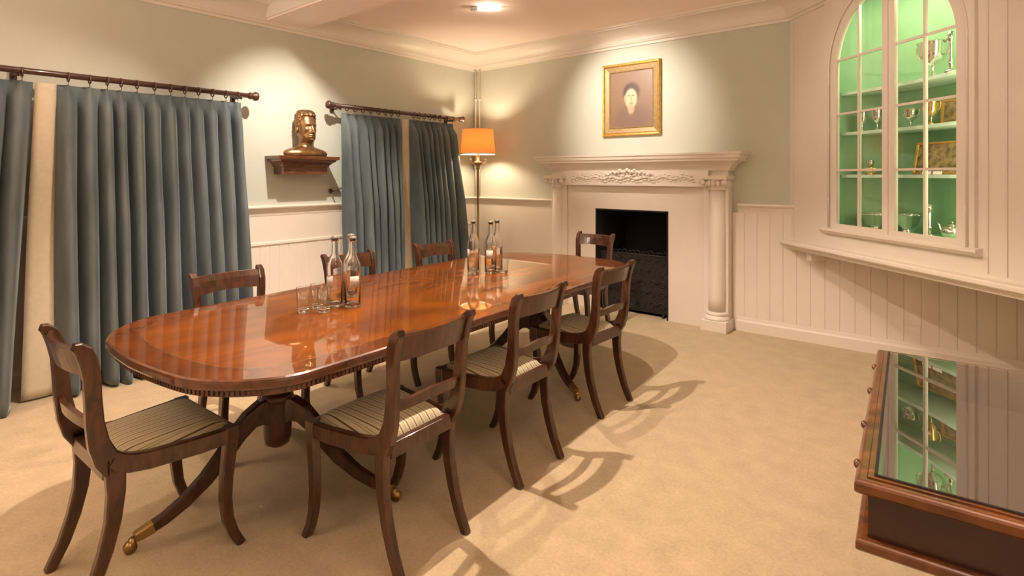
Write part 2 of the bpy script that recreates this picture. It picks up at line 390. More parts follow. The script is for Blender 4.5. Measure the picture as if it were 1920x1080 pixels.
# ---------------------------------------------------------------- curtains and poles
PX, PZ = -4.645, 2.068
def pole(y0, y1, f0, f1, brk, label):
    t = thing('curtain_pole', label, 'curtain pole', (PX, (y0+y1)/2, PZ), 0, None); h = (y1-y0)/2
    MB().tube([(0, -h, 0), (0, h, 0)], .021, 14).build('rod', POLEW, t)
    for s, on in ((-1, f0), (1, f1)):
        if on:
            m = MB(); rot = Matrix.Translation((0, s*h, 0)) @ Matrix.Rotation(-s*PI/2, 4, 'X')
            m.lathe([(.022, -.01), (.030, 0), (.030, .012), (.022, .018), (.036, .036), (.040, .052), (.034, .068), (.016, .078), (.003, .080)], 18, mtx=rot)
            m.build('finial', POLEW, t)
    for y in brk:
        b = MB(); b.box((XL-PX, y-.018-(y0+y1)/2, -.05), (XL-PX+.018, y+.018-(y0+y1)/2, .03))
        b.tube([(XL-PX+.01, y-(y0+y1)/2, -.02), (-.02, y-(y0+y1)/2, -.02), (0, y-(y0+y1)/2, -.03)], .010, 8)
        b.build('bracket', POLEW, t)
    return t
pole(-1.2, 2.19, True, True, (-.6, .72, 2.12), 'long dark wooden curtain pole over the left window, nearest the camera')
pole(2.99, 4.70, True, True, (3.07, 4.62), 'shorter dark wooden curtain pole between the bust and the corner')

def ring_mesh(r0, r1, n=18, k=6):
    m = MB(); rings = []
    v = []; f = []
    for i in range(n):
        a = 2*PI*i/n
        for j in range(k):
            b = 2*PI*j/k; r = r0+r1*math.cos(b)
            v.append((r*math.cos(a), r1*math.sin(b), r*math.sin(a)))
    for i in range(n):
        for j in range(k):
            f.append((i*k+j, i*k+(j+1) % k, ((i+1) % n)*k+(j+1) % k, ((i+1) % n)*k+j))
    return m.add(v, f, 0, True)
ring0 = None; RINGS = []
def place_ring(y, label):
    global ring0
    if ring0 is None:
        ring0 = ring_mesh(.030, .0048).build('curtain_ring', POLEW); o = ring0
        MB().tube([(0, 0, -.034), (.006, 0, -.040), (.004, 0, -.050), (-.004, 0, -.054)], .0022, 6).build('hook', POLEW, o)
    else:
        o = copy_tree(ring0)
    o.location = (PX, y, PZ-.010); RINGS.append((y, o))

def curtain(y0, y1, nf, label, seed, hemx=(-4.50, -4.50), flare=(0, 0), border=0, ringlabel='', edge_flat=0):
    rnd = random.Random(seed); NZ = 40; NU = nf*16; ztop, zbot = 2.005, .012
    ph = [0]; 
    for i in range(nf): ph.append(ph[-1]+rnd.uniform(.8, 1.2))
    ph = [p/ph[-1] for p in ph]; amps = [rnd.uniform(.8, 1.2) for _ in range(nf+1)]; lean = [rnd.uniform(-.012, .012) for _ in range(nf+1)]
    rows = []
    for k in range(NZ+1):
        q = k/NZ; q = q**1.15; z = ztop+(zbot-ztop)*q; row = []
        for j in range(NU+1):
            u = j/NU; i = min(nf-1, int(u*nf)); fr = u*nf-i; uu = ph[i]+(ph[i+1]-ph[i])*fr
            ya = y0-flare[0]*q; yb = y1+flare[1]*q
            y = ya+(yb-ya)*uu
            g = (1-math.cos(2*PI*fr))/2                     # 0 at fold valley, 1 at fold crest
            hd = max(0, min(1, (ztop-z)/.16))               # heading zone
            hd2 = hd*hd*(3-2*hd)
            body = g**1.05*(.165*amps[i])*(0.9+.25*q)
            pin = math.exp(-((fr-.5)/.11)**2)               # pinch pleat at crest
            pinch = pin*(.028+.012*math.sin(fr*2*PI*7))*(1-hd2)*1.1
            dx = body*hd2*(.55+.45*min(1, q*2.2)) + pinch + .004*(1-hd2)*math.sin(u*60)
            y += lean[i]*q*g*2 + (-math.sin(2*PI*fr)*.010-.006*g)*hd2*(1+.4*q)
            base = -4.635+(hemx[0]+(hemx[1]-hemx[0])*uu+4.635)*q**1.3
            dx += .006*math.sin(9*q+3*i)*hd2
            row.append((base+dx-.05, y, z + (.008*math.sin(u*37)*q)))
        rows.append(row)
    m = MB(); n = NU+1; v = [p for r in rows for p in r]
    f = [(k*n+j, k*n+j+1, (k+1)*n+j+1, (k+1)*n+j) for k in range(NZ) for j in range(NU)]
    m.add(v, f, 0, True)
    o = m.build('curtain', VELVET, solid=.006); tag(o, label, 'curtain')
    if border:
        side, wd = border      # -1: strip hangs before y0, +1: after y1
        m = MB(); ys = 0 if side < 0 else NU; rs = []
        for k in range(NZ+1):
            p = rows[k][ys]; q = k/NZ; wq = wd*(1+.55*q)
            rs.append([(p[0]+.012+.01*math.sin(a*PI*1.0), p[1]+side*(wq*a), p[2]) for a in (-.02, .25, .5, .75, 1.0)])
        m.loft(rs, smooth=True, cap=False, closed=False)
        b = m.build('border_strip', BORD, o, solid=.006); b['label'] = 'plain cream leading edge strip'
    step = (y1-y0)/nf
    for i in range(nf):
        place_ring(y0+(y1-y0)*(ph[i]+ph[i+1])/2, ringlabel)
    return o
curtain(-1.05, .80, 15, 'blue-grey velvet curtain at the left edge of the photo, beyond its cream strip neighbour', 1, (-4.36, -4.40), (0, -.15), ringlabel='dark curtain ring on the long pole over the left window')
curtain(.915, 2.135, 12, 'wide blue-grey velvet curtain with cream edge strip, left of the bust', 2, (-4.42, -4.56), (.05, .03), border=(-1, .105), ringlabel='dark curtain ring on the long pole over the left window')
curtain(3.10, 3.83, 8, 'blue-grey velvet curtain right beside the bust shelf, left one under short pole', 3, (-4.54, -4.54), (.02, -.08), ringlabel='dark curtain ring on the short pole beside the bust')
curtain(3.945, 4.63, 8, 'blue-grey velvet curtain next to the corner floor lamp', 4, (-4.54, -4.54), (.01, .05), border=(-1, .10), ringlabel='dark curtain ring on the short pole beside the bust')
RINGS.sort(key=lambda q: q[0])
NTH = 'first second third fourth fifth sixth seventh eighth ninth tenth eleventh twelfth thirteenth fourteenth fifteenth sixteenth seventeenth eighteenth nineteenth twentieth'.split()
NTH += ['twenty-'+q for q in NTH[:9]]
long_ = [o for y, o in RINGS if y < 2.5]; short_ = [o for y, o in RINGS if y > 2.5]
for k, o in enumerate(long_[::-1]): tag(o, 'dark curtain ring on the long left pole, '+NTH[k]+' counted from its right end', 'curtain ring', 'curtain rings on the long pole')
for k, o in enumerate(short_): tag(o, 'dark curtain ring on the short pole, '+NTH[k]+' counted from its end beside the bust', 'curtain ring', 'curtain rings on the short pole')
t = thing('tieback_hook', 'small dark tieback hook on the wall at the curtain edge right of the bust', 'hook', (XL, 3.06, 1.24))
MB().tube([(0, 0, 0), (.09, 0, 0), (.13, .0, .01), (.14, .03, .03), (.13, .06, .03)], .008, 8).build('arm', POLEW, t)
MB().lathe([(.02, 0), (.024, .006), (.01, .012)], 14, mtx=Matrix.Rotation(PI/2, 4, 'Y')).build('rosette', POLEW, t)

# ---------------------------------------------------------------- pipes in the corner
for x, r, lab in ((XL+.045, .014, 'thick cream painted pipe in the room corner behind the lamp'), (XL+.115, .009, 'thin cream painted pipe beside the thicker corner pipe')):
    t = thing('wall_pipe', lab, 'pipe', (x, YF-.035, 0))
    MB().tube([(0, 0, 1.13), (0, 0, 2.74)], r, 12).build('pipe', WHITE, t)
    for z in (1.5, 2.35): MB().lathe([(r+.005, z-.012), (r+.005, z+.012)], 14).build('clip', WHITE, t)

# ---------------------------------------------------------------- fireplace
CX = -2.565
fp = thing('fireplace', 'white carved fireplace surround with columns and broad mantel shelf on the far wall', 'fireplace', (CX, YF, 0))
hw = (OX1-OX0)/2
SY = -.120     # face of the slab
m = MB().box((-.80, SY, 0), (-hw, 0, 1.30)).box((hw, SY, 0), (.80, 0, 1.30)).box((-hw, SY, OZ), (hw, 0, 1.30))
m.build('slab', WHITE, fp)
m = MB()
m.box((-hw, -.019, -.001), (-hw+.013, .55, OZ)).box((hw-.013, -.019, -.001), (hw, .55, OZ)).box((-hw, .53, -.001), (hw, .55, OZ)).box((-hw, -.019, OZ-.013), (hw, .55, OZ-.0005)).box((-hw, -.02, -.001), (hw, .53, .004))
m.build('firebox', SOOT, fp)
m = MB()     # iron lining strip round the opening
m.box((-hw, SY-.004, 0), (-hw+.014, -.02, OZ)).box((hw-.014, SY-.004, 0), (hw, -.02, OZ)).box((-hw, SY-.004, OZ-.014), (hw, -.02, OZ)); m.build('iron_lining', SOOT, fp)
for s in (-1, 1):
    x = s*.865
    m = MB().box((min(s*.745, s*.80), -.150, 0), (max(s*.745, s*.80), SY, 1.305)); m.build('architrave', WHITE, fp, bevel=.006)
    p = MB().box((x-.098, -.125, .0), (x+.098, 0, 1.44)); p.build('pilaster', WHITE, fp)
    cp = MB().lathe([(.074, .17), (.077, .3), (.075, .8), (.068, 1.27)], 28, (x, -.125, 0)).build('column', WHITE, fp)
    b = MB().lathe([(.108, .10), (.110, .115), (.098, .130), (.086, .140), (.096, .152), (.090, .168), (.079, .172)], 28, (x, -.125, 0)).box((x-.115, -.235, 0), (x+.115, -.02, .10))
    b.build('column_base', WHITE, fp, bevel=.004)
    c = MB().lathe([(.073, 1.262), (.084, 1.275), (.080, 1.285), (.090, 1.30), (.100, 1.345), (.118, 1.36)], 28, (x, -.125, 0)).box((x-.120, -.245, 1.36), (x+.120, -.02, 1.395))
    for k in range(9):
        a = PI+PI*k/8; c.ball((x+.098*math.cos(a), -.135+.098*math.sin(a), 1.325), .019, 8, sc=(1, 1, 1.5))
    for q in (-1, 1): c.ball((x+q*.098, -.225, 1.335), .026, 10); c.ball((x+q*.098, -.235, 1.335), .013, 8)
    c.build('capital', WHITE, fp)
m = MB().box((-.80, SY-.055, 1.30), (.80, 0, 1.44)).box((-.80, SY-.066, 1.292), (.80, SY, 1.312))
fz = m.build('frieze', WHITE, fp)
m = MB(); rnd = random.Random(5); fy = SY-.058
for k in range(-30, 31):       # running garland, fuller towards the middle
    u = k/30; x = u*.66; z = 1.372+.012*math.cos(u*22)
    amp = 1 if abs(u) > .42 else 1.35
    m.ball((x, fy, z), .013*amp, 7, sc=(1.2, .8, 1))
    m.ball((x+.01, fy, z+(.024 if k % 2 else -.024)*amp), .011*amp, 6, sc=(1.5, .7, .8))
for k in range(-9, 10):
    u = k/9; z = 1.405+.034*(1-u*u)+.010*math.cos(k*2)
    m.ball((u*.24, fy-.01, z), .020-.006*abs(u), 8, sc=(1.3, .8, 1))
for s in (-1, 1):
    m.tube([(s*(.06+.05*math.cos(a)*(1-a/8)), fy-.012, 1.40+.034*math.sin(a)*(1-a/8)) for a in [i*.5 for i in range(13)]], .007, 6)
    m.tube([(s*(.19+.05*math.cos(a)*(1-a/8)), fy-.012, 1.385+.030*math.sin(a)*(1-a/8)) for a in [i*.5 for i in range(13)]], .006, 6)
m.build('carved_garland', WHITE, fz)
def ledge(z0, z1, w_, d): return (w_, d, z0, z1)
prof = [(0, 1.438), (.135, 1.438)]       # (out, z) of the cornice under the shelf, walked on three sides
out = [(.150, 1.44), (.155, 1.462), (.165, 1.478), (.185, 1.500), (.212, 1.520), (.232, 1.528), (.234, 1.545), (.246, 1.552), (.250, 1.580), (.258, 1.586), (.258, 1.604), (.0, 1.606)]
rings = []
for o_, z in out:
    e = .90+o_*.84 if o_ > 0 else .0
    rings.append([(-(.92+(o_-.10)*1.2), 0, z), (-(.92+(o_-.10)*1.2), -o_, z), ((.92+(o_-.10)*1.2), -o_, z), ((.92+(o_-.10)*1.2), 0, z)] if o_ > 0 else [(-.9, 0, z), (-.9, -.01, z), (.9, -.01, z), (.9, 0, z)])
MB().loft(rings, smooth=False).build('mantel_shelf', WHITE, fp)

# fire screen standing in the opening
fs = thing('fire_screen', 'black cast iron fire screen with embossed scrolls standing in the fireplace opening', 'fire screen', (CX, YF-.04, 0))
MB().box((-.38, -.012, .03), (.38, .012, .60)).build('panel', IRON, fs)
m = MB(); rnd = random.Random(3)
m.tube([(-.38, -.016, .04), (.38, -.016, .04), (.38, -.016, .60), (-.38, -.016, .60), (-.38, -.016, .04)], .011, 8)
for i in range(7):
    for j in range(5):
        cx, cz = -.31+i*.103, .10+j*.108; d = 1 if (i+j) % 2 else -1
        m.tube([(cx+d*.045*math.cos(a)*(1-a/9), -.014, cz+.045*math.sin(a)*(1-a/9)) for a in [k*.55 for k in range(13)]], .0065, 6)
m.build('embossed_scrolls', IRON, fs)
m = MB()
for i in range(16):
    x = -.36+i*.048; m.tube([(x, 0, .60), (x+.012, -.01, .625+.012*(i % 3)), (x+.032, 0, .628), (x+.045, 0, .60)], .006, 6)
m.build('cresting', IRON, fs)
for s in (-1, 1): MB().tube([(s*.33, -.055, .012), (s*.33, -.02, .03), (s*.33, .02, .03), (s*.33, .05, .012)], .011, 8).build('foot', IRON, fs)

# ---------------------------------------------------------------- portrait
pt = thing('portrait_painting', 'head portrait in a broad gold frame hanging over the mantel shelf', 'painting', (-2.612, YF, 2.178))
W_, H_ = .325, .375
def frame_ring(w0, h0, w1, h1, y0, y1):   # picture frame ring: outer w0,h0 at y0 to inner w1,h1 at y1
    o = [(-w0, y0, -h0), (w0, y0, -h0), (w0, y0, h0), (-w0, y0, h0)]; i = [(-w1, y1, -h1), (w1, y1, -h1), (w1, y1, h1), (-w1, y1, h1)]
    return o, i
def frame(levels, mtl, name, par):
    rings = [[(-a, y, -b), (a, y, -b), (a, y, b), (-a, y, b)] for a, b, y in levels]
    return MB().loft(rings, smooth=False, cap=False).build(name, mtl, par)
frame([(W_, H_, 0), (W_, H_, -.030), (W_-.010, H_-.010, -.042), (W_-.022, H_-.022, -.040), (W_-.034, H_-.034, -.026)], GOLD, 'gilt_frame', pt)
frame([(W_-.034, H_-.034, -.026), (W_-.075, H_-.075, -.018), (W_-.085, H_-.085, -.024), (W_-.092, H_-.092, -.014)], GOLDD, 'inner_slip', pt)
MB().box((-W_+.09, -.014, -H_+.09), (W_-.09, -.006, H_-.09)).build('canvas', PORT, pt)

# ---------------------------------------------------------------- bust on bracket shelf
SYc = 2.70
sh = thing('bracket_shelf', 'moulded mahogany bracket shelf on the wall carrying the bust', 'shelf', (XL, SYc, 0))
lv = [(.180, .215, 1.405), (.180, .215, 1.470), (.192, .226, 1.474), (.196, .230, 1.490), (.220, .250, 1.512), (.240, .272, 1.522), (.242, .274, 1.534), (.258, .296, 1.540), (.262, .300, 1.566), (.258, .296, 1.570)]
MB().loft([[(0, -b, z), (a, -b, z), (a, b, z), (0, b, z)] for a, b, z in lv], smooth=False).build('moulded_board', SHELFW, sh)

def bust():
    t = thing('bust', 'bronze bust of a short-haired man standing on the mahogany wall shelf', 'sculpture', (XL+.135, SYc+.02, 1.570), R(6))
    n = 80
    # z, centre x, front depth, back depth, half width; local frame faces +X
    K = [(.000,.004,.080,.072,.205),(.008,.005,.090,.080,.222),(.028,.004,.094,.084,.228),(.048,.002,.088,.080,.215),(.064,.000,.078,.072,.180),
         (.078,-.004,.066,.066,.125),(.090,-.004,.060,.062,.088),(.104,-.002,.056,.060,.068),(.122,.002,.054,.060,.063),(.138,.010,.062,.066,.062),
         (.150,.020,.078,.078,.063),(.164,.022,.084,.082,.066),(.182,.020,.086,.086,.071),(.205,.016,.088,.092,.077),(.230,.012,.089,.097,.081),(.256,.010,.088,.101,.083),
         (.282,.008,.090,.103,.085),(.306,.006,.089,.103,.085),(.330,.003,.086,.099,.083),(.354,.000,.080,.091,.077),(.376,-.003,.069,.079,.067),
         (.394,-.005,.052,.061,.052),(.406,-.006,.032,.040,.034),(.412,-.006,.008,.010,.008)]
    def at_(z):
        for a, b in zip(K, K[1:]):
            if z <= b[0]:
                f = (z-a[0])/(b[0]-a[0]); return [p+(q-p)*f for p, q in zip(a, b)]
        return list(K[-1])
    def g(a, c, w_): return math.exp(-((a-c)/w_)**2)
    def sst(a, b, x):
        x = max(0, min(1, (x-a)/(b-a))); return x*x*(3-2*x)
    def surf(z, a, hair=False):
        _, cx, df, db, hw_ = at_(z); ca, sa = math.cos(a), math.sin(a)
        x = cx+(df if ca > 0 else db)*ca; y = hw_*sa
        if ca > 0 and z > .125:
            b = .012
            x += .034*g(y, 0, .012)*g(z, .222, .014)+.020*g(y, 0, .010)*g(z, .248, .026)
            x += .010*g(abs(y), .014, .008)*g(z, .218, .009)
            x += .009*g(z, .292, .010)*g(abs(y), .030, .024)
            x -= .016*g(z, .272, .012)*g(abs(y), .031, .016)
            x += .009*g(z, .270, .007)*g(abs(y), .031, .010)
            x += .010*g(z, .190, .007)*g(y, 0, .024)+.009*g(z, .176, .007)*g(y, 0, .020)
            x -= .010*g(z, .183, .004)*g(y, 0, .028)
            x -= .006*g(z, .164, .008)*g(y, 0, .022)
            x += .012*g(z, .148, .012)*g(y, 0, .022)
            x -= .008*g(z, .205, .022)*g(abs(y), .050, .014)
            x += .004*g(z, .245, .012)*g(abs(y), .050, .014)
        if .06 < z < .14: x += .006*g(abs(y), .030, .012)*(1 if ca > 0 else 0)      # neck muscles
        if z < .07: x += .008*g(abs(y), .09, .05)*(1 if ca > 0 else 0)
        if hair:
            line = .362 if ca > .55 else (.362-(.362-.262)*(1-(ca-.15)/.4) if ca > .15 else (.262 if ca > -.25 else .262-.075*sst(.25, .8, -ca)))
            m_ = sst(line-.006, line+.012, z)
            th = .006+.004*max(0, -ca)+.012*sst(.32, .40, z)+.008*g(a % (2*PI), .5, .5)*sst(.33, .37, z)
            th += .0045*math.sin(a*17+z*70)+.003*math.sin(a*29-z*110)
            k = -.008*(1-m_)+th*m_; L = math.hypot(x-cx, y) or 1
            x += (x-cx)/L*k; y += y/L*k; z += (.016+.004*math.sin(a*9))*sst(.36, .41, z)
        return (x, y, z)
    zs = [.412*i/96 for i in range(97)]
    m = MB().loft([[surf(z, 2*PI*j/n) for j in range(n)] for z in zs], smooth=True)
    for s in (-1, 1):
        m.ball((-.012, s*.084, .242), .030, 10, sc=(.62, .32, 1.15)); m.ball((-.004, s*.090, .238), .014, 8, sc=(.6, .5, 1.1))
    m.build('head_and_shoulders', BRONZE, t)
    m = MB().loft([[surf(z, 2*PI*j/n, True) for j in range(n)] for z in [.175+(.412-.175)*i/60 for i in range(61)]], smooth=True)
    m.build('hair', BRONZE, t)
bust()

# ---------------------------------------------------------------- floor lamp
lt = thing('floor_lamp', 'tall antique brass floor lamp with an orange drum shade in the corner', 'lamp', (-4.40, 4.76, 0))
MB().lathe([(.15, 0), (.15, .012), (.12, .022), (.05, .035), (.03, .06), (.022, .08)], 32).build('base', ABRASS, lt)
MB().lathe([(.014, .07), (.014, .5), (.022, .505), (.022, .53), (.013, .535), (.012, 1.46), (.020, 1.465), (.024, 1.49), (.014, 1.50)], 20).build('pole', ABRASS, lt)
m = MB().lathe([(.014, 1.49), (.045, 1.515), (.058, 1.540), (.050, 1.556), (.020, 1.565), (.018, 1.62), (.012, 1.66), (.006, 1.70)], 20)
for k in range(4):
    a = PI/4+k*PI/2; m.tube([(math.cos(a)*r, math.sin(a)*r, z) for r, z in ((.02, 1.51), (.07, 1.53), (.10, 1.565), (.085, 1.59), (.07, 1.575))], .006, 6)
m.build('scrolled_holder', ABRASS, lt)
MB().lathe([(.205, 1.650), (.178, 1.935)], 40, cap=False).build('shade', SHADE, lt, solid=.003)
m = MB().lathe([(.208, 1.640), (.208, 1.655), (.203, 1.655), (.203, 1.640), (.208, 1.640)], 40, cap=False); m.build('shade_trim', CARD, lt)
MB().ball((0, 0, 1.77), .032, 12, sc=(1, 1, 1.3)).build('bulb', BULB, lt)
l = bpy.data.lights.new('lamp_light', 'POINT'); l.energy = 80; l.color = (1, .80, .56); l.shadow_soft_size = .045
o = bpy.data.objects.new('lamp_light', l); C.objects.link(o); o.parent = lt; o.location = (0, 0, 1.77)

# ---------------------------------------------------------------- dining table
TX0, TX1, TY0, TY1 = -2.975, -1.705, .645, 3.76
tcx, tcy = (TX0+TX1)/2, (TY0+TY1)/2
tb = thing('dining_table', 'long polished mahogany pedestal dining table with rounded corners', 'table', (tcx, tcy, 0), R(2.8))
ha, hb = (TX1-TX0)/2, (TY1-TY0)/2
def outline(ins, n=14, rc=.30, bow=.085):
    pts = []; a_, b_ = ha-ins, hb-ins; r = max(.02, rc-ins)
    for cx, cy, s0 in ((a_-r, b_-r, 0), (-a_+r, b_-r, 1), (-a_+r, -b_+r, 2), (a_-r, -b_+r, 3)):
        for i in range(n+1):
            a = (s0+i/n)*PI/2; pts.append((cx+r*math.cos(a), cy+r*math.sin(a)))
        # straight runs subdivided for the bow
        if True:
            nx = {0: (-a_+r, b_), 1: (-a_, -b_+r), 2: (a_-r, -b_), 3: (a_, b_-r)}[s0]
            p = pts[-1]
            for k in range(1, 10): pts.append((p[0]+(nx[0]-p[0])*k/10, p[1]+(nx[1]-p[1])*k/10))
    out_ = []
    for x, y in pts:      # ends bow outwards, sides very slightly
        yy = y - math.copysign(bow*(x/a_)**2*max(0, (abs(y)-(b_-.35))/.35), y); xx = x - math.copysign(.035*(y/b_)**2, x)
        out_.append((xx, yy))
    return out_
m = MB(); Z1 = .75
lev = [(.012, Z1-.038), (.003, Z1-.034), (0, Z1-.026), (0, Z1-.012), (.003, Z1-.004), (.010, Z1)]
m.loft([[(x, y, z) for x, y in outline(i_)] for i_, z in lev], 1, False, cap=False)
def ringf(i0, i1, mi, z=Z1):
    a, b = outline(i0), outline(i1); n = len(a)
    m.add([(x, y, z) for x, y in a]+[(x, y, z) for x, y in b], [(k, (k+1) % n, n+(k+1) % n, n+k) for k in range(n)], mi)
ringf(.010, .105, 2); ringf(.105, .111, 3)
o_ = outline(.111); m.add([(x, y, Z1) for x, y in o_], [tuple(range(len(o_)))], 0)
o_ = outline(.012); m.add([(x, y, Z1-.038) for x, y in o_], [tuple(range(len(o_)))], 1)
m.build('tabletop', [TOPW, EDGEW, BANDW, INLAY], tb)
m = MB(); o_ = outline(.020); o2 = outline(.045)
m.loft([[(x, y, z) for x, y in outline(i_)] for i_, z in ((.050, Z1-.062), (.020, Z1-.060), (.020, Z1-.038))], smooth=False)
ap = m.build('apron', EDGEW, tb)
m = MB(); per = outline(.020, 20); L = 0; n = len(per); acc = 0
for k in range(n):
    p = Vector(per[k]); q = Vector(per[(k+1) % n]); d = (q-p).length
    if d < 1e-6: continue
    tdir = (q-p)/d
    while acc < d:
        c = p+tdir*acc; nn = Vector((tdir.y, -tdir.x)); acc += .0165
        mt = Matrix(((tdir.x, nn.x, 0, c.x), (tdir.y, nn.y, 0, c.y), (0, 0, 1, Z1-.050), (0, 0, 0, 1)))
        m.box((-.005, -.004, -.008), (.005, .006, .010), mtx=mt)
    acc -= d
m.build('dentil_moulding', EDGEW, ap)
def pedestal(xo, y, a0):
    y -= tcy
    p = MB().lathe([(.080, .675), (.090, .66), (.062, .645), (.046, .625), (.044, .600), (.060, .570), (.066, .530), (.060, .480), (.044, .448), (.042, .435), (.064, .425), (.068, .408), (.060, .398), (.056, .380), (.060, .30), (.058, .235), (.050, .205), (.030, .192), (.01, .188)][::-1], 32, (xo, y, 0)).build('pedestal', CHAIRW, tb)
    MB().box((-.30, y-.20, .655), (.30, y+.20, .678)).build('support_block', CHAIRW, tb, bevel=.004)
    for k in range(3):
        a = a0+k*2*PI/3
        path = [(0, .035, .355), (0, .08, .362), (0, .125, .345), (0, .175, .300), (0, .23, .235), (0, .30, .165), (0, .38, .108), (0, .45, .075), (0, .505, .060)]
        mt = Matrix.Translation((xo, y, 0)) @ Matrix.Rotation(a-PI/2, 4, 'Z')
        g = MB().bar(path, [.050, .050, .048, .046, .044, .042, .038, .036, .034], [.13, .105, .085, .074, .066, .058, .050, .044, .040], mtx=mt).build('leg', CHAIRW, tb)
        c = MB().bar([(0, .488, .064), (0, .525, .055), (0, .548, .052)], [.038, .036, .030], [.046, .040, .034], mtx=mt)
        c.lathe([(.012, .0), (.014, .012), (.012, .03)], 12, (0, .555, .022), mtx=mt)
        c.tube([(-.012, .562, .022), (.012, .562, .022)], .021, 16, mtx=mt)
        cc = c.build('castor', BRASS, g); cc['label'] = 'brass toe cap with castor wheel'
pedestal(-.075, 1.245, -PI/2-R(4)); pedestal(.05, 3.15, PI/2)

# ---------------------------------------------------------------- dining chairs
def make_chair():
    t = thing('dining_chair', '', 'chair')
    fw, rw = .235, .182        # half widths front and rear
    for s in (-1, 1):
        f = [(s*(fw-.018), .205, .455), (s*(fw-.018), .205, .42), (s*(fw-.018), .196, .35), (s*(fw-.018), .187, .27), (s*(fw-.018), .184, .19), (s*(fw-.018), .193, .11), (s*(fw-.018), .213, .05), (s*(fw-.018), .240, .0)]
        MB().bar(f, .034, [.050, .050, .047, .043, .040, .037, .034, .031]).build('leg', CHAIRW, t)
    for s in (-1, 1):
        r = [(s*(rw-.014), -.168, .47), (s*(rw-.014), -.150, .42), (s*(rw-.015), -.148, .35), (s*(rw-.016), -.156, .26), (s*(rw-.016), -.176, .17), (s*(rw-.016), -.206, .08), (s*(rw-.016), -.245, .0)]
        MB().bar(r, .032, [.040, .058, .052, .046, .042, .037, .033]).build('leg', CHAIRW, t)
        p = [(s*(rw-.014), -.150, .435), (s*(rw-.014), -.176, .475), (s*(rw-.014), -.196, .53), (s*(rw-.012), -.207, .60), (s*(rw-.010), -.212, .68), (s*(rw-.006), -.216, .75), (s*(rw-.003), -.224, .80), (s*(rw-.001), -.238, .840), (s*rw, -.254, .858), (s*(rw+.001), -.266, .862)]
        MB().bar(p, .032, [.070, .068, .058, .050, .046, .047, .050, .046, .034, .022]).build('back_post', CHAIRW, t)
        # side rail rising into the post
        q = [(s*(rw-.014), -.186, .515), (s*(rw-.014), -.168, .478), (s*(rw-.012), -.140, .450), (s*(rw-.010), -.105, .434), (s*(rw-.004), -.05, .425), (s*(fw-.028), .10, .424), (s*(fw-.017), .205, .426)]
        MB().bar(q, .030, [.030, .048, .060, .062, .062, .060, .058]).build('side_rail', CHAIRW, t)
    MB().box((-fw+.03, .190, .396), (fw-.03, .222, .455)).build('front_rail', CHAIRW, t, bevel=.003)
    MB().box((-rw+.03, -.180, .396), (rw-.03, -.150, .452)).build('rear_rail', CHAIRW, t, bevel=.003)
    # crest rail: concave board between the posts
    m = MB(); rings = []
    for k in range(13):
        u = -1+k/6; x = u*(rw-.002); b = -.036*(1-u*u); rings.append([(x, -.203+b, .752+.008*(1-u*u)), (x, -.221+b, .752+.008*(1-u*u)), (x, -.244+b, .842), (x, -.238+b, .852), (x, -.226+b, .850), (x, -.216+b, .82)])
    m.loft(rings, smooth=False); m.build('crest_rail', CHAIRW, t)
    m = MB(); rings = []
    for k in range(13):
        u = -1+k/6; x = u*(rw-.014); b = -.026*(1-u*u); z = .598+.006*math.cos(u*PI); hh = .017+.004*(1-abs(u))
        rings.append([(x, -.192+b, z-hh), (x, -.210+b, z-hh), (x, -.216+b, z+hh), (x, -.198+b, z+hh)])
    m.loft(rings, smooth=False); m.build('middle_rail', CHAIRW, t)
    # drop-in seat with domed striped cover
    m = MB(); NX, NY = 16, 14; v = []; f = []
    for j in range(NY+1):
        q = j/NY; y = -.148+(.222+.148)*q; wd = (rw-.030)+((fw-.032)-(rw-.030))*q
        for i in range(NX+1):
            u = -1+2*i/NX; e = (1-abs(u)**5)*(1-abs(2*q-1)**6)
            v.append((u*wd, y, .446+.038*max(0, e)**.6))
    for j in range(NY):
        for i in range(NX): a = j*(NX+1)+i; f.append((a, a+1, a+NX+2, a+NX+1))
    k0 = len(v)
    edge = [i for i in range(NX+1)]+[(j+1)*(NX+1)-1 for j in range(1, NY+1)]+[NY*(NX+1)+i for i in range(NX-1, -1, -1)]+[j*(NX+1) for j in range(NY-1, 0, -1)]
    for e_ in edge: v.append((v[e_][0], v[e_][1], .43))
    ne = len(edge)
    for a in range(ne): f.append((edge[a], edge[(a+1) % ne], k0+(a+1) % ne, k0+a))
    f.append(tuple(k0+a for a in range(ne)))
    m.add(v, f, 0, True); s_ = m.build('seat', STRIPE, t); s_['label'] = 'cream and brown striped drop-in seat'
    return t
proto = make_chair()
# x, y of the chair centre on the floor, facing angle (0 faces +Y)
CH = [(-2.335, .720, R(2), 'mahogany dining chair with striped seat at the near end of the table, leftmost in front'),
      (-1.735, 1.375, R(92), 'dining chair nearest the camera on the right long side, largest white striped seat'),
      (-1.770, 2.085, R(91), 'middle dining chair of the three on the right long side of the table'),
      (-1.835, 2.945, R(88), 'far right dining chair, nearest the fireplace opening on the long side'),
      (-2.610, 4.150, R(176), 'dining chair at the far head of the table in front of the fireplace'),
      (-2.940, 1.385, R(-89), 'dining chair on the curtain side, its crest rail left of the water bottles'),
      (-3.020, 2.215, R(-91), 'dining chair on the curtain side, partly hidden behind the near bottles'),
      (-3.000, 2.985, R(-91), 'dining chair on the curtain side in front of the short curtains, farthest of its row')]
for i, (x, y, a, lab) in enumerate(CH):
    c = proto if i == 0 else copy_tree(proto)
    c.location = (x, y, 0); c.rotation_euler = (0, 0, a); c['label'] = lab; c['category'] = 'chair'; c['group'] = 'dining chairs around the table'

THIN = pane_mat('thin_tumbler_glass', .08)
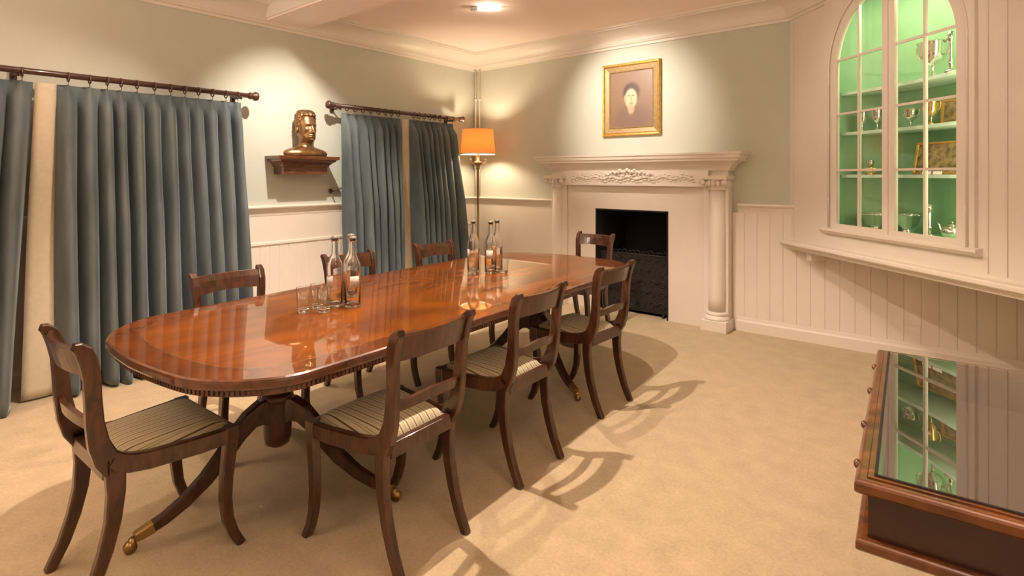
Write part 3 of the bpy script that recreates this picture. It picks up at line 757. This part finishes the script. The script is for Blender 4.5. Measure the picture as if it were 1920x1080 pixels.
# ---------------------------------------------------------------- bottles and tumblers on the table
def make_bottle():
    t = thing('water_bottle', '', 'bottle')
    MB().lathe([(.0005, .006), (.030, .004), (.036, .002), (.0385, .008), (.0385, .195), (.036, .212), (.026, .235), (.0165, .262), (.0145, .30), (.0150, .318), (.0175, .320), (.0175, .332), (.0150, .334), (.0120, .334),
                (.0115, .30), (.0130, .262), (.0225, .236), (.0330, .212), (.0355, .195), (.0355, .016), (.030, .012), (.0005, .012)], 28, cap=False).build('glass', GLASS, t)
    MB().lathe([(.0195, .3345), (.0195, .338), (.016, .346), (.006, .348)][::1], 18).build('stopper', STOP, t)
    lb = MB(); 
    rs = [[(.0391*math.cos(a), .0391*math.sin(a), z) for a in [R(-34+68*i/8) for i in range(9)]] for z in (.10, .155)]
    lb.loft(rs, smooth=True, cap=False, closed=False); q = lb.build('paper_label', PAPER, t, solid=.0005); q['label'] = 'small white paper label'
    return t
bt = make_bottle(); NB = [0]
def bottle(x, y, rz, lab, grp):
    o = bt if NB[0] == 0 else copy_tree(bt); NB[0] += 1
    o.location = (x, y, .751); o.rotation_euler = (0, 0, rz); o['label'] = lab; o['category'] = 'bottle'; o['group'] = grp
g1, g2 = 'water bottles near the table middle', 'water bottles at the far table end'
bottle(-2.395, 1.550, R(-80), 'clear glass water bottle of the near group, left one', g1)
bottle(-2.318, 1.600, R(-20), 'clear glass water bottle of the near group with white label facing right', g1)
bottle(-2.420, 1.660, R(120), 'clear glass water bottle of the near group standing behind the other two', g1)
bottle(-2.520, 2.680, R(-120), 'clear glass water bottle of the far group, leftmost beside the lamp pole', g2)
bottle(-2.400, 2.720, R(-60), 'clear glass water bottle of the far group, right of the lamp pole', g2)
bottle(-2.440, 2.830, R(60), 'clear glass water bottle of the far group, standing behind the others', g2)
def make_tumbler():
    o = MB().lathe([(.0265, .016), (.0330, .120), (.0312, .1195), (.0262, .024)], 28, cap=False).build('tumbler', THIN)
    b = MB().lathe([(.0005, 0), (.025, 0), (.0272, .004), (.0275, .017), (.0262, .020), (.0005, .017)], 28, cap=False).build('thick_base', GLASS, o)
    return o
tu = make_tumbler(); NT = [0]
def tumbler(x, y, lab, grp):
    o = tu if NT[0] == 0 else copy_tree(tu); NT[0] += 1
    o.location = (x, y, .751); tag(o, lab, 'glass', grp)
tumbler(-2.400, 1.385, 'clear glass tumbler, leftmost of those left of the near bottles', 'tumblers by the near bottles')
tumbler(-2.330, 1.450, 'clear glass tumbler directly in front of the near bottles', 'tumblers by the near bottles')
tumbler(-2.420, 1.470, 'clear glass tumbler behind two others left of the near bottles', 'tumblers by the near bottles')
tumbler(-2.345, 2.790, 'clear glass tumbler right of the far bottles', 'tumblers by the far bottles')
tumbler(-2.470, 2.610, 'clear glass tumbler in front of the far bottles', 'tumblers by the far bottles')

# ---------------------------------------------------------------- corner cabinet
# local frame: x along the slanted front (to the right), y into the corner, z up
KX, KY = -.355, 4.372
cab = thing('corner_cabinet', 'white panelled corner display cabinet with arched glazed doors lit green inside', 'cabinet', (KX, KY, 0), R(-45))
UL, UR = -1.088, 1.545
GW, ZS, ZB = .495, 2.19, 1.035         # half width of the glazing, springing height, bottom
FW = .565                              # half width of the opening behind the doors
def arch_panel(mb, wi, wo, zb, zspring, ztop, y0, y1, zlow, n=28, ul=None, ur=None):
    # flat board with an arched hole: hole half width wi; board from ul to ur, zlow to ztop
    ul = -wo if ul is None else ul; ur = wo if ur is None else ur
    mb.box((ul, y0, zlow), (-wi, y1, ztop)).box((wi, y0, zlow), (ur, y1, ztop))
    if zb > zlow: mb.box((-wi, y0, zlow), (wi, y1, zb))
    pts = [(-wi*math.cos(PI*i/n), zspring+wi*math.sin(PI*i/n)) for i in range(n+1)]
    for (a, za), (b, zb_) in zip(pts, pts[1:]):
        mb.add([(a, y0, za), (b, y0, zb_), (b, y0, ztop), (a, y0, ztop), (a, y1, za), (b, y1, zb_), (b, y1, ztop), (a, y1, ztop)],
               [(0, 1, 2, 3), (7, 6, 5, 4), (0, 4, 5, 1), (1, 5, 6, 2), (2, 6, 7, 3), (3, 7, 4, 0)])
    return mb
m = MB(); arch_panel(m, FW, 0, .99, ZS, ZC-.02, 0, .035, .845, ul=UL, ur=UR)
m.build('front_panel', WHITE, cab)
m = MB(); arch_panel(m, FW+.0, .615, .995, ZS, ZC-.03, -.020, 0, .96, ul=-.622, ur=.612)
fr = m.build('door_casing', WHITE, cab)
m = MB()
for a0, r0, r1 in ((0, FW+.004, FW+.022),):
    pts = [(-r0, 1.0)]+[(-r0*math.cos(PI*i/28), ZS+r0*math.sin(PI*i/28)) for i in range(29)]+[(r0, 1.0)]
    m.tube([(x, -.022, z) for x, z in pts], .008, 6)
m.build('arch_bead', WHITE, fr)
MB().loft([[(-.65, y, z) for y, z in ((0, .955), (-.024, .955), (-.046, .978), (-.046, .992), (-.020, 1.0), (0, 1.0))], [(.64, y, z) for y, z in ((0, .955), (-.024, .955), (-.046, .978), (-.046, .992), (-.020, 1.0), (0, 1.0))]], smooth=False).build('lower_moulding', WHITE, fr)
m = MB()
for u in (.672, .775, .90, 1.03, 1.2, 1.37): m.box((u-.003, -.008, .87), (u+.003, .001, ZC-.12))
for u in (-1.03,): m.box((u-.002, -.004, .87), (u+.002, .001, ZC-.12))
m.build('panel_bead', WHITE, cab)
# sill: board under the whole corner with a projecting nosed edge
def corner_poly(front, ins=.02):    # plan polygon of the corner in local coordinates
    P = []
    inv = (M4((KX, KY, 0), R(-45))).inverted()
    for x, y in ((-1.125+.0, YF-.018), (XR-.018, YF-.018), (XR-.018, YF-1.125-XR+.0)):
        q = inv @ Vector((x, y, 0)); P.append((q.x, q.y))
    return [(UL-front, -front), (UR+front, -front)][::-1] and [P[0], (UL-front+.03, -front), (UR-.02, -front), P[2], P[1]]
poly = corner_poly(.075)
MB().prism(poly, .812, .845).build('sill', WHITE, cab, bevel=.008)
m = MB().loft([[(UL+.01, y, z) for y, z in ((0, .770), (-.020, .772), (-.026, .790), (-.055, .806), (-.055, .812), (0, .812))], [(UR-.03, y, z) for y, z in ((0, .770), (-.020, .772), (-.026, .790), (-.055, .806), (-.055, .812), (0, .812))]], smooth=False)
m.build('sill_moulding', WHITE, cab)
m = MB().box((-.90, .02, .70), (-.84, .16, .811)).box((-.91, .015, .775), (-.83, .17, .811)); m.build('bracket', WHITE, cab, bevel=.006)
# niche
n = 28; nb, na = .40, .60
def niche_pts(k=1.0): return [(-na*k*math.cos(PI*i/n), .035+nb*k*abs(math.sin(PI*i/n))**.75) for i in range(n+1)]
m = MB(); pp = niche_pts()
m.loft([[(x, y, z) for x, y in pp] for z in (.99, 1.6, 2.2, 2.80)], smooth=False, cap=False, closed=False)
m.build('niche_wall', GREEN, cab, solid=.012)
m = MB().prism(pp, 2.80, 2.815); m.build('niche_top', GREEN, cab)
m = MB().prism(pp, .975, 1.0); m.build('niche_floor', GREEN, cab)
for z in (1.402, 1.722, 2.025):
    front = [(-.57+1.14*i/16, .085+.07*math.sin(PI*i/16)) for i in range(17)]
    back = [(x*.985, max(y-.008, .09)) for x, y in niche_pts()[1:-1]][::-1]
    MB().prism(front+back, z-.022, z).build('shelf', PALEG, cab)
# doors
def door(s):
    d = MB(); y0, y1 = -.014, .012
    # outer stile, bottom rail, arched head (segments), meeting stile
    n = 18; r0, r1 = FW-.003, GW
    wj = .052
    x_in = s*wj
    def seg(x, z0, x2, z2, xx, zz, xx2, zz2):
        d.add([(x, y0, z0), (x2, y0, z2), (xx2, y0, zz2), (xx, y0, zz), (x, y1, z0), (x2, y1, z2), (xx2, y1, zz2), (xx, y1, zz)],
              [(0, 1, 2, 3), (7, 6, 5, 4), (0, 4, 5, 1), (1, 5, 6, 2), (2, 6, 7, 3), (3, 7, 4, 0)])
    seg(s*r1, .995, s*r0, .995, s*r1, ZS, s*r0, ZS)
    amax = math.acos(wj/r1)
    for i in range(n):
        a, b = amax*i/n, amax*(i+1)/n
        seg(s*r1*math.cos(a), ZS+r1*math.sin(a), s*r0*math.cos(a), ZS+r0*math.sin(a), s*r1*math.cos(b), ZS+r1*math.sin(b), s*r0*math.cos(b), ZS+r0*math.sin(b))
    d.box((min(s*.002, x_in), y0, .995), (max(s*.002, x_in), y1, ZS+math.sqrt(r0*r0-wj*wj)-.001))
    d.box((min(x_in, s*r1), y0, .995), (max(x_in, s*r1), y1, ZB))
    o = d.build('door', WHITE, cab)
    m = MB(); bw = .0075
    um = s*.275; zt = ZS+math.sqrt(r1*r1-.275**2)
    m.box((um-bw, -.010, ZB), (um+bw, .010, zt))
    for z in (1.435, 1.850, 2.250):
        xe = r1 if z <= ZS else math.sqrt(r1*r1-(z-ZS)**2)
        m.box((min(x_in, s*xe), -.011, z-bw), (max(x_in, s*xe), .009, z+bw))
    m.build('glazing_bars', WHITE, o)
    g = MB(); pts = [(x_in, ZB)]+[(s*r1, ZB)]+[(s*r1*math.cos(amax*i/n), ZS+r1*math.sin(amax*i/n)) for i in range(n+1)]
    g.add([(x, 0, z) for x, z in pts], [tuple(range(len(pts)))]); g.build('glass_pane', PANE, o)
    m = MB()
    for z in (1.20, 1.62, 2.05): m.lathe([(.006, z-.03), (.006, z+.03)], 8, (s*(FW+.002), -.024, 0))
    m.build('hinge', WHITE, o)
door(-1); door(1)
def cablight(x, y, z, e, sx, sy, rot, col=(1, .88, .62)):
    l = bpy.data.lights.new('cabinet_light', 'AREA'); l.shape = 'RECTANGLE'; l.size = sx; l.size_y = sy; l.energy = e; l.color = col
    o = bpy.data.objects.new('cabinet_light', l); C.objects.link(o); o.parent = cab; o.location = (x, y, z); o.rotation_euler = rot
cablight(0, .06, 2.72, 7, .5, .03, (R(28), 0, 0))
cablight(.535, .05, 1.7, 5.5, .012, 1.3, (R(90), 0, R(35)))

# cabinet contents --------------------------------------------------------
KM = M4((KX, KY, 0), R(-45))
def at(u, y, z): return KM @ Vector((u, y, z))
def cup(u, y, z, h, r, label, mt=SILVER, handles=True, lid=False):
    t = thing('trophy_cup', label, 'cup', at(u, y, z+.001), R(-45), 'silverware in the corner cabinet')
    pr = [(.45, 0), (.46, .03), (.30, .06), (.12, .12), (.09, .20), (.13, .27), (.10, .31), (.20, .36), (.62, .46), (.86, .60), (.95, .78), (1.0, .98), (1.04, 1.0), (.98, .99), (.90, .78), (.78, .60), (.5, .48), (.02, .42)]
    MB().lathe([(r*a, h*b) for a, b in pr], 24, cap=False).build('bowl', mt, t)
    if handles:
        for s in (-1, 1):
            MB().tube([(s*r*a, 0, h*b) for a, b in ((.90, .58), (1.18, .60), (1.45, .74), (1.48, .92), (1.28, 1.02), (1.0, .92))], r*.055+.001, 8).build('handle', mt, t)
def candlestick(u, y, z, h, label, mt=SILVER):
    t = thing('candlestick', label, 'candlestick', at(u, y, z+.001), R(-45), 'silverware in the corner cabinet')
    MB().lathe([(.036, 0), (.036, .01), (.018, .022)], 20).build('foot', mt, t)
    MB().lathe([(.010, .020), (.014, .3*h), (.008, .35*h), (.012, .7*h), (.008, .75*h), (.018, .82*h), (.018, h)], 16).build('stem', mt, t)
def bowl(u, y, z, r, h, label, mt=SILVER):
    t = thing('silver_bowl', label, 'bowl', at(u, y, z+.001), R(-45), 'silverware in the corner cabinet')
    MB().lathe([(r*.45, 0), (r*.4, h*.12), (r*.25, h*.2), (r*.7, h*.45), (r, h), (r*1.03, h*1.01), (r*.96, h*.98), (r*.62, h*.5), (.002, h*.32)], 28, cap=False).build('basin', mt, t)
    MB().tube([(r*1.02*math.cos(a), r*1.02*math.sin(a), h) for a in [2*PI*i/28 for i in range(29)]], .004, 6).build('rim', mt, t)
def pot(u, y, z, r, label, mt=SILVER, rz=0):
    t = thing('silver_teapot', label, 'teapot', at(u, y, z+.001), R(-45)+rz, 'silverware in the corner cabinet')
    MB().lathe([(.5*r, 0), (.5*r, .1*r), (.85*r, .4*r), (r, .8*r), (.8*r, 1.2*r), (.5*r, 1.35*r)], 24).build('body', mt, t)
    l_ = MB().lathe([(.52*r, 1.35*r), (.4*r, 1.5*r), (.1*r, 1.6*r)], 20).ball((0, 0, 1.7*r), .12*r, 8).build('lid', mt, t)
    MB().tube([(-.8*r, 0, .6*r), (-1.3*r, 0, .9*r), (-1.5*r, 0, 1.4*r), (-1.75*r, 0, 1.6*r)], [.2*r, .14*r, .1*r, .09*r], 10).build('spout', mt, t)
    MB().tube([(.9*r, 0, .6*r), (1.4*r, 0, .7*r), (1.55*r, 0, 1.15*r), (1.2*r, 0, 1.4*r), (.7*r, 0, 1.25*r)], .07*r, 8).build('handle', mt, t)
S1, S2, S3, S0 = 2.025, 1.722, 1.402, 1.0
cup(.105, .21, S1, .225, .085, 'large two-handled silver cup on the top cabinet shelf')
candlestick(.275, .17, S1, .25, 'tall slender silver candlestick right of the large cup on the top shelf')
cup(-.45, .16, S2, .145, .038, 'slim silver goblet on the middle shelf behind the left door', handles=False)
cup(-.352, .20, S2, .150, .038, 'second silver goblet beside the slim one, next to the door stiles', handles=False)
cup(-.101, .24, S2, .125, .045, 'small two-handled silver cup on the middle shelf behind the right door')
cup(.135, .17, S2, .145, .046, 'gilt cup on the middle shelf in front of the dark picture', GILT)
def leaning(u, y, z, w_, h, tilt, label, rz=0):
    t = thing('framed_picture', label, 'picture', at(u, y, z+.001), R(-45)+rz)
    t.rotation_euler = (-tilt, 0, R(-45)+rz)
    frame([(w_/2, h/2, 0), (w_/2, h/2, -.012), (w_/2-.012, h/2-.012, -.014), (w_/2-.016, h/2-.016, -.006)], GOLD, 'gilt_frame', t).location = (0, 0, h/2)
    MB().box((-w_/2+.014, -.006, .014), (w_/2-.014, -.001, h-.014)).build('canvas', PICT, t)
leaning(.20, .30, S2, .22, .16, R(8), 'small dark sepia picture standing behind the gilt cup on the middle shelf', R(12))
leaning(.13, .24, S3, .36, .215, R(12), 'long gilt framed sepia picture leaning on the lower cabinet shelf', R(10))
bowl(-.42, .20, S3, .080, .045, 'low shallow dish on the lower shelf behind the left door', GILT)
cup(-.42, .20, S3+.020, .085, .026, 'tiny cup standing in the shallow dish behind the left door', handles=False)
bowl(-.363, .20, S0, .115, .115, 'wide silver bowl on the cabinet floor behind the left door')
bowl(-.130, .24, S0, .085, .125, 'deep silver bowl on the cabinet floor right of the door stiles')
candlestick(.07, .22, S0, .21, 'silver candlestick on the cabinet floor behind the right door')
pot(.255, .20, S0, .062, 'squat silver teapot on the cabinet floor behind the right door')
for u, lab in ((.12, 'white place card under the leaning picture, left one'), (.20, 'white place card under the leaning picture, right one')):
    o = MB().box((-.032, -.001, 0), (.032, .001, .020)).build('place_card', CARD); tag(o, lab, 'card'); o.location = at(u, .148, 1.403); o.rotation_euler = (R(-10), 0, R(-45))

# ---------------------------------------------------------------- display case
DX0, DX1, DY0, DY1, DZ = -.142, .60, 1.300, 2.27, .80
dc = thing('display_case', 'low glass-topped mahogany display case at the right edge of the carpet', 'display case', (DX0, DY0, 0), R(3.4))
dx, dy = DX1-DX0, DY1-DY0
z0 = .66
m = MB()
e = .022
m.box((0, 0, z0), (dx, e, DZ-.03)).box((0, dy-e, z0), (dx, dy, DZ-.03)).box((0, e, z0), (e, dy-e, DZ-.03)).box((dx-e, e, z0), (dx, dy-e, DZ-.03)).box((0, 0, z0), (dx, dy, z0+.014))
m.build('body', CASEW, dc)
MB().box((e, e, z0+.0142), (dx-e, dy-e, z0+.02)).box((e, e, z0+.02), (e+.002, dy-e, DZ-.03)).box((e, dy-e-.002, z0+.02), (dx-e, dy-e, DZ-.03)).build('lining', FELT, dc)
def rim(z, r, name, ins=.0):
    m = MB(); a = ins
    P = [(-.004+a, -.004+a), (dx+.004-a, -.004+a), (dx+.004-a, dy+.004-a), (-.004+a, dy+.004-a)]
    prof = [(-.006, z-r*.8), (r*.7, z-r*.8), (r, z-r*.4), (r, z+r*.4), (r*.7, z+r*.8), (-.006, z+r*.8)]
    return moulding(P, prof, True).build(name, CASET, dc, bevel=.004)
rim(DZ-.020, .018, 'top_rim'); rim(z0+.004, .016, 'bottom_rim')
m = MB()
for lo, hi in (((0, 0, DZ-.03), (dx, .016, DZ-.003)), ((0, dy-.02, DZ-.03), (dx, dy, DZ-.003)), ((0, .016, DZ-.03), (.016, dy-.02, DZ-.003)), ((dx-.016, .016, DZ-.03), (dx, dy-.02, DZ-.003))): m.box(lo, hi)
lid = m.build('lid_frame', CASET, dc)
for y in (.075, .30, .56, .80): MB().ball((-.022, y, DZ-.016), .010, 8, sc=(.8, 1.3, 1)).build('rim_stud', CASET, dc)
m = MB().add([(.012, .012, DZ-.002), (dx-.012, .012, DZ-.002), (dx-.012, dy-.012, DZ-.002), (.012, dy-.012, DZ-.002)], [(0, 1, 2, 3)]); m.build('glass_top', CASEG, dc)
m = MB()
for a, b, c, d in ((.012, .010, dx-.012, .016), (.010, .012, .016, dy-.012)): m.box((a, b, DZ-.003), (c, d, DZ-.0005))
g = m.build('glazing_bead', IRON, dc)
for x, y in ((.16, .16), (dx-.10, .16), (.16, dy-.16), (dx-.10, dy-.16)):
    MB().bar([(x, y, 0), (x, y, .3), (x, y, z0)], [.034, .042, .05], [.034, .042, .05]).build('leg', CASEW, dc)
pf = thing('framed_picture', 'small framed picture lying inside the glass display case', 'picture', (.02+.25, 1.80, z0+.022), R(-20))
MB().box((-.10, -.13, 0), (.10, .13, .012)).build('frame', CASET, pf, bevel=.003)
MB().box((-.08, -.11, .0122), (.08, .11, .0135)).build('print', PICT, pf)
